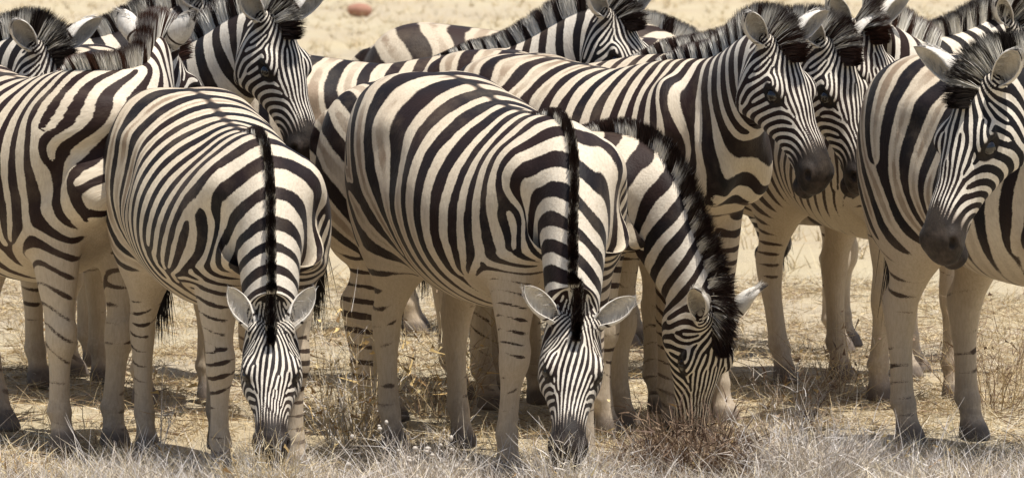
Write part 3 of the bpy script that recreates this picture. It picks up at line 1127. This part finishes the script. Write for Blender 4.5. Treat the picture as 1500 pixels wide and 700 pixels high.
make_zebra("zebra at the right edge looking back over its broad-striped shoulder", 19, 1.79, 20.2, -57,
           (-154, 10), (-134, -62), 1.04, fat=1.05, leg=0.24, hs=1.06, brown=0.1, width=1.1)
make_zebra("zebra in the back centre looking right, tall grey striped mane", 20, -0.46, 22.9, -5,
           (-30, 35), (-42, -55), 0.97, brown=0.3)
make_zebra("palest zebra at the back, few thin stripes on a tan rump, no head in sight", 21, 0.10, 25.0, 0,
           (-10, -35), (-20, -75), 1.0, pale=0.16, shadow=0.9, brown=0.4, width=1.25)
make_zebra("zebra behind the row of three heads, only its back and far leg showing", 25, 0.98, 24.3, -10,
           (-20, -35), (-25, -75), 0.97, brown=0.5, leg=0.2)
make_zebra("zebra with full long face above the left grazing zebra's rump", 22, -1.44, 22.3, -60,
           (-45, 33), (-50, -62), 1.0, brown=0.3)
make_zebra("zebra at the far left, both ears out, muzzle hidden behind a striped back", 23, -2.50, 22.0, -10,
           (-50, 20), (-49, -60), 1.0, brown=0.2)
make_zebra("zebra at the back left showing just one pale ear, cheek and striped neck", 24, -2.06, 23.3, -15,
           (30, 30), (-54, -55), 1.0, brown=0.3)

# ------------------------------------------------------------------ dry plants
def pick(pal, n, rg):
    pal = np.array(pal)
    c = pal[rg.integers(0, len(pal), n)]
    return c * rg.uniform(0.75, 1.2, n)[:, None]


STRAW = [(0.62, 0.50, 0.30), (0.56, 0.44, 0.26), (0.66, 0.57, 0.39), (0.45, 0.34, 0.20), (0.58, 0.52, 0.42)]
GREY = [(0.64, 0.60, 0.56), (0.72, 0.68, 0.64), (0.56, 0.51, 0.46), (0.64, 0.55, 0.42), (0.46, 0.39, 0.33)]
BROWN = [(0.20, 0.135, 0.09), (0.27, 0.185, 0.12), (0.15, 0.10, 0.075), (0.34, 0.25, 0.17)]
LEAF = [(0.62, 0.45, 0.20), (0.55, 0.38, 0.17), (0.68, 0.55, 0.30), (0.42, 0.27, 0.13)]


def patch(rg, X, Y, f=1.3):
    return (np.sin(X * 2.1 * f + 1.0) * np.sin(Y * 1.7 * f + 0.3) + np.sin(X * 4.7 * f - Y * 2.9 * f) * 0.6 + np.sin(X * 9.1 * f + Y * 7.3) * 0.4) * 0.5


HOOVES = []
for zr in ZEBRAS:
    for hx, hy in ((0.40, 0.135), (0.40, -0.135), (-0.50, 0.135), (-0.50, -0.135)):
        a = zr.rotation_euler[2]
        HOOVES.append((zr.location[0] + zr.scale[0] * (hx * math.cos(a) - hy * math.sin(a)),
                       zr.location[1] + zr.scale[0] * (hx * math.sin(a) + hy * math.cos(a))))
HOOVES = np.array([h for h in HOOVES if abs(h[0]) < 2.2])


def add_grass(name, label, n, xr, yr, lr, wr, pal, seed, lie=0.0, thick=None, cat="grass", hoof=0):
    rg = np.random.default_rng(seed)
    X = rg.uniform(-1, 1, n * 2)
    Y = rg.uniform(yr[0], yr[1], n * 2)
    X = X * xr * Y / 20.0
    keep = rg.uniform(-1.0, 1.0, n * 2) < patch(rg, X, Y) + (thick(X, Y) if thick else 0.0)
    X, Y = X[keep][:n], Y[keep][:n]
    if hoof:
        k = rg.integers(0, len(HOOVES), hoof)
        X = np.concatenate([X, HOOVES[k, 0] + rg.normal(0, 0.085, hoof)])
        Y = np.concatenate([Y, HOOVES[k, 1] - 0.04 + rg.normal(0, 0.085, hoof)])
    n = len(X)
    # blades grow in small tufts
    tuft = rg.integers(0, max(1, n // 9), n)
    X = X[tuft] + rg.normal(0, 0.022, n)
    Y = Y[tuft] + rg.normal(0, 0.03, n)
    root = np.stack([X, Y, ground_height(X, Y) - 0.022], 1)
    d = np.stack([rg.normal(0, 0.45, n), rg.normal(0, 0.45, n), np.ones(n)], 1)
    flat = rg.uniform(0, 1, n) < lie
    d[flat, 2] = rg.uniform(0.0, 0.18, flat.sum())
    root[flat, 2] += 0.022
    d /= np.linalg.norm(d, axis=1, keepdims=True)
    ln = rg.uniform(lr[0], lr[1], n) * (0.6 + 0.8 * rg.uniform(0, 1, n) ** 2)
    bend = np.stack([rg.normal(0, 0.35, n), rg.normal(0, 0.35, n), -np.abs(rg.normal(0, 0.25, n))], 1)
    bend[flat, 2] = 0
    V, F, T = ribbons(root, d, ln, rg.uniform(wr[0], wr[1], n), bend, rg)
    V[:, 2] = np.maximum(V[:, 2], -0.02)
    c = np.repeat(pick(pal, n, rg), 8, 0)
    o = mesh_from(name, V, F, M_PLANT, None, smooth=False, colour=("stem_colour", c))
    return tag(o, label, cat, kind="stuff")


def front_thick(X, Y):
    px = 750 + X / Y * FPX
    return 0.35 - 0.5 * np.exp(-((px - 60) / 160) ** 2) - 0.5 * np.exp(-((px - 1430) / 90) ** 2) + 0.4 * np.exp(-((px - 1180) / 150) ** 2)


add_grass("dry_grass", "short straw coloured grass scattered over the pale ground", 34000, 2.1, (18.6, 28), (0.03, 0.11), (0.0008, 0.0019), STRAW, 31, hoof=9000)
add_grass("straw_litter", "broken straw and stalks lying flat on the ground", 48000, 2.1, (18.6, 28), (0.03, 0.13), (0.0010, 0.0026), STRAW + BROWN[:2], 32, lie=1.0, cat="straw")
add_grass("grey_scrub", "ash grey wiry scrub along the front of the ground", 32000, 2.0, (18.25, 19.75), (0.07, 0.20), (0.0009, 0.0023), GREY + STRAW[2:3], 33,
          thick=front_thick, cat="scrub")
add_grass("far_grass", "thin yellow grass on the plain behind the herd", 30000, 2.1, (28, 75), (0.06, 0.16), (0.002, 0.005), STRAW, 34)


def make_shrub(name, label, px, py, height, radius, stems, pal, seed, leaves=0, leaf_pal=LEAF, twigs=4, upright=1.0, width=0.0019, heads=0, group=None):
    """branching dry plant: main stems from one root, side twigs off them, curled leaves"""
    rg = np.random.default_rng(seed)
    X0, Y0 = at(px, py)
    root_e = bpy.data.objects.new(name, None)
    COL.objects.link(root_e)
    root_e.location = (X0, Y0, float(ground_height(np.array(X0), np.array(Y0))) - 0.02)
    tag(root_e, label, "dry plant", group)
    n = stems
    a = rg.uniform(0, 2 * math.pi, n)
    r0 = radius * 0.45 * np.sqrt(rg.uniform(0, 1, n))
    root = np.stack([np.cos(a) * r0, np.sin(a) * r0, 0 * a], 1)
    out = rg.uniform(0.15, 1.0, n) * radius / max(height, 0.05)
    d = np.stack([np.cos(a) * out, np.sin(a) * out, upright * np.ones(n)], 1) + rg.normal(0, 0.22, (n, 3))
    d /= np.linalg.norm(d, axis=1, keepdims=True)
    ln = height * rg.uniform(0.55, 1.1, n)
    bend = rg.normal(0, 0.22, (n, 3))
    w = width * rg.uniform(0.7, 1.3, n)
    V, F, T = ribbons(root, d, ln, w, bend, rg)
    Cc = np.repeat(pick(pal, n, rg), 8, 0)
    Vs, Fs, Cs = [V], [F], [Cc]
    m = n * twigs
    i = rg.integers(0, n, m)
    l = rg.uniform(0.25, 0.95, m)
    r1 = root[i] + d[i] * (ln[i] * l)[:, None] + bend[i] * (ln[i] * l * l)[:, None]
    d1 = d[i] * 0.7 + rg.normal(0, 0.55, (m, 3))
    d1 /= np.linalg.norm(d1, axis=1, keepdims=True)
    l1 = ln[i] * rg.uniform(0.12, 0.38, m)
    b1 = rg.normal(0, 0.3, (m, 3))
    V, F, T = ribbons(r1, d1, l1, w[i] * 0.65, b1, rg)
    Fs.append(F + sum(map(len, Vs)))
    Vs.append(V)
    Cs.append(np.repeat(pick(pal, m, rg), 8, 0))
    V = np.concatenate(Vs)
    V[:, 2] = np.maximum(V[:, 2], 0)
    mesh_from("stems", V, np.concatenate(Fs), M_PLANT, root_e, smooth=False, colour=("stem_colour", np.concatenate(Cs)))
    if leaves:
        k = rg.integers(0, m, leaves)
        t = rg.uniform(0.3, 1.0, leaves)
        c = r1[k] + d1[k] * (l1[k] * t)[:, None]
        dd = rg.normal(size=(leaves, 3))
        dd /= np.linalg.norm(dd, axis=1, keepdims=True)
        V, F, T = ribbons(c, dd, rg.uniform(0.014, 0.034, leaves), rg.uniform(0.004, 0.009, leaves), rg.normal(0, 0.7, (leaves, 3)), rg, 4)
        V[:, 2] = np.maximum(V[:, 2], 0)
        mesh_from("leaves", V, F, M_PLANT, root_e, smooth=True, colour=("stem_colour", np.repeat(pick(leaf_pal, leaves, rg), 8, 0)))
    if heads:
        k = rg.choice(n, heads, replace=False)
        tip = root[k] + d[k] * ln[k][:, None] + bend[k] * ln[k][:, None]
        for c in tip:
            v, f = sphere(c, np.full(3, rg.uniform(0.006, 0.011)) * rg.uniform(0.7, 1.2, 3), 5, 7)
            mesh_from("seed_head", v, f, M_PLANT, root_e, colour=("stem_colour", np.tile((0.55, 0.50, 0.44), (len(v), 1))))
    return root_e


SH = "dry shrubs among the zebras"
make_shrub("twig_heap", "tangled heap of dark brown twigs at a grazing muzzle", 1015, 706, 0.25, 0.25, 620, BROWN, 51, leaves=90, twigs=7, upright=0.6, width=0.0034, group=SH)
make_shrub("grey_bush", "broad ash grey bush of fine stems, the largest along the front", 1185, 712, 0.25, 0.34, 430, GREY, 52, twigs=5, group=SH)
make_shrub("grey_bush", "low grey bush in front of the stout grazing zebra's face", 905, 716, 0.19, 0.26, 200, GREY, 53, twigs=5, leaves=14, group=SH)
make_shrub("grey_bush", "grey bush topped with round seed heads by the stout zebra's hind hooves", 620, 712, 0.22, 0.20, 130, GREY, 54, twigs=4, heads=22, group=SH)
make_shrub("leafy_dry_bush", "tall straw bush with curled yellow leaves between the two straight-on faces", 512, 640, 0.40, 0.21, 120, STRAW + GREY[:2], 55, leaves=150, twigs=6, group=SH)
make_shrub("thin_weed", "single tall thin weed rising in front of a striped hind leg", 226, 668, 0.36, 0.06, 5, GREY, 56, leaves=22, twigs=5, width=0.0024, group=SH)
make_shrub("yellow_leaf_weed", "low weed with crumpled yellow leaves under the left grazing zebra", 212, 690, 0.12, 0.11, 30, STRAW, 57, leaves=46, twigs=4, group=SH)
make_shrub("yellow_leaf_weed", "small weed with yellow leaves against the left grazing zebra's muzzle", 378, 716, 0.13, 0.13, 40, STRAW, 58, leaves=50, twigs=4, group=SH)
make_shrub("bare_bush", "bare twiggy bush with few leaves before the slanting hind leg", 1150, 640, 0.30, 0.18, 46, BROWN + GREY, 59, leaves=44, leaf_pal=BROWN + LEAF[1:2], twigs=6, group=SH)
make_shrub("white_twigs", "sprig of whitish twigs at the right-hand zebra's hoof", 1345, 712, 0.19, 0.13, 32, GREY[:2], 60, leaves=12, twigs=4, width=0.0026, group=SH)
make_shrub("far_thorn_bush", "open brown thorn bush behind the right-hand zebra's legs", 1448, 600, 0.42, 0.30, 80, BROWN + STRAW[:2], 61, leaves=60, leaf_pal=BROWN, twigs=6, group=SH)
make_shrub("far_thorn_bush", "sparse brown bush dotted with dark leaves behind the striped knees", 1222, 585, 0.32, 0.18, 40, BROWN + STRAW, 62, leaves=40, leaf_pal=BROWN, twigs=6, group=SH)
make_shrub("far_thorn_bush", "dark thorny bush seen between the stout zebra's legs", 650, 606, 0.36, 0.22, 60, BROWN + STRAW, 63, leaves=70, twigs=6, group=SH)
make_shrub("straw_tuft", "thick straw tuft hiding the left grazing zebra's lips", 396, 752, 0.23, 0.17, 360, STRAW + GREY[:2], 71, leaves=16, twigs=4, group=SH)
make_shrub("straw_tuft", "thick straw tuft hiding the stout grazing zebra's lips", 830, 754, 0.23, 0.18, 360, GREY + STRAW[2:3], 72, leaves=24, twigs=4, group=SH)
make_shrub("fallen_branch", "dry forked branch with a yellow leaf across the stout zebra's muzzle", 838, 690, 0.13, 0.20, 26, BROWN[:2] + GREY[3:], 64, leaves=20, twigs=5, upright=0.25, width=0.0026, group=SH)
make_shrub("leafy_dry_bush", "straw bush with pale leaves beside the left zebra's hind legs", 75, 520, 0.28, 0.24, 80, STRAW + BROWN[:1], 65, leaves=60, twigs=6, group=SH)
make_shrub("thin_weed", "sprawling weed at the lower left corner", 30, 706, 0.14, 0.16, 40, GREY + STRAW, 66, leaves=24, twigs=4, group=SH)


def make_stone():
    rg = np.random.default_rng(5)
    X0, Y0 = at(527, 22)
    V, F = sphere(np.zeros(3), (0.125, 0.10, 0.075), 16, 22)
    V *= (1 + 0.07 * wave_noise(V, rg, 16.0) + 0.04 * wave_noise(V, rg, 45.0))[:, None]
    V[:, 2] = V[:, 2] + 0.05
    o = mesh_from("stone", V, F, M_ROCK)
    o.location = (X0, Y0, 0)
    tag(o, "rounded reddish stone lying on the plain behind the herd", "stone")


make_stone()
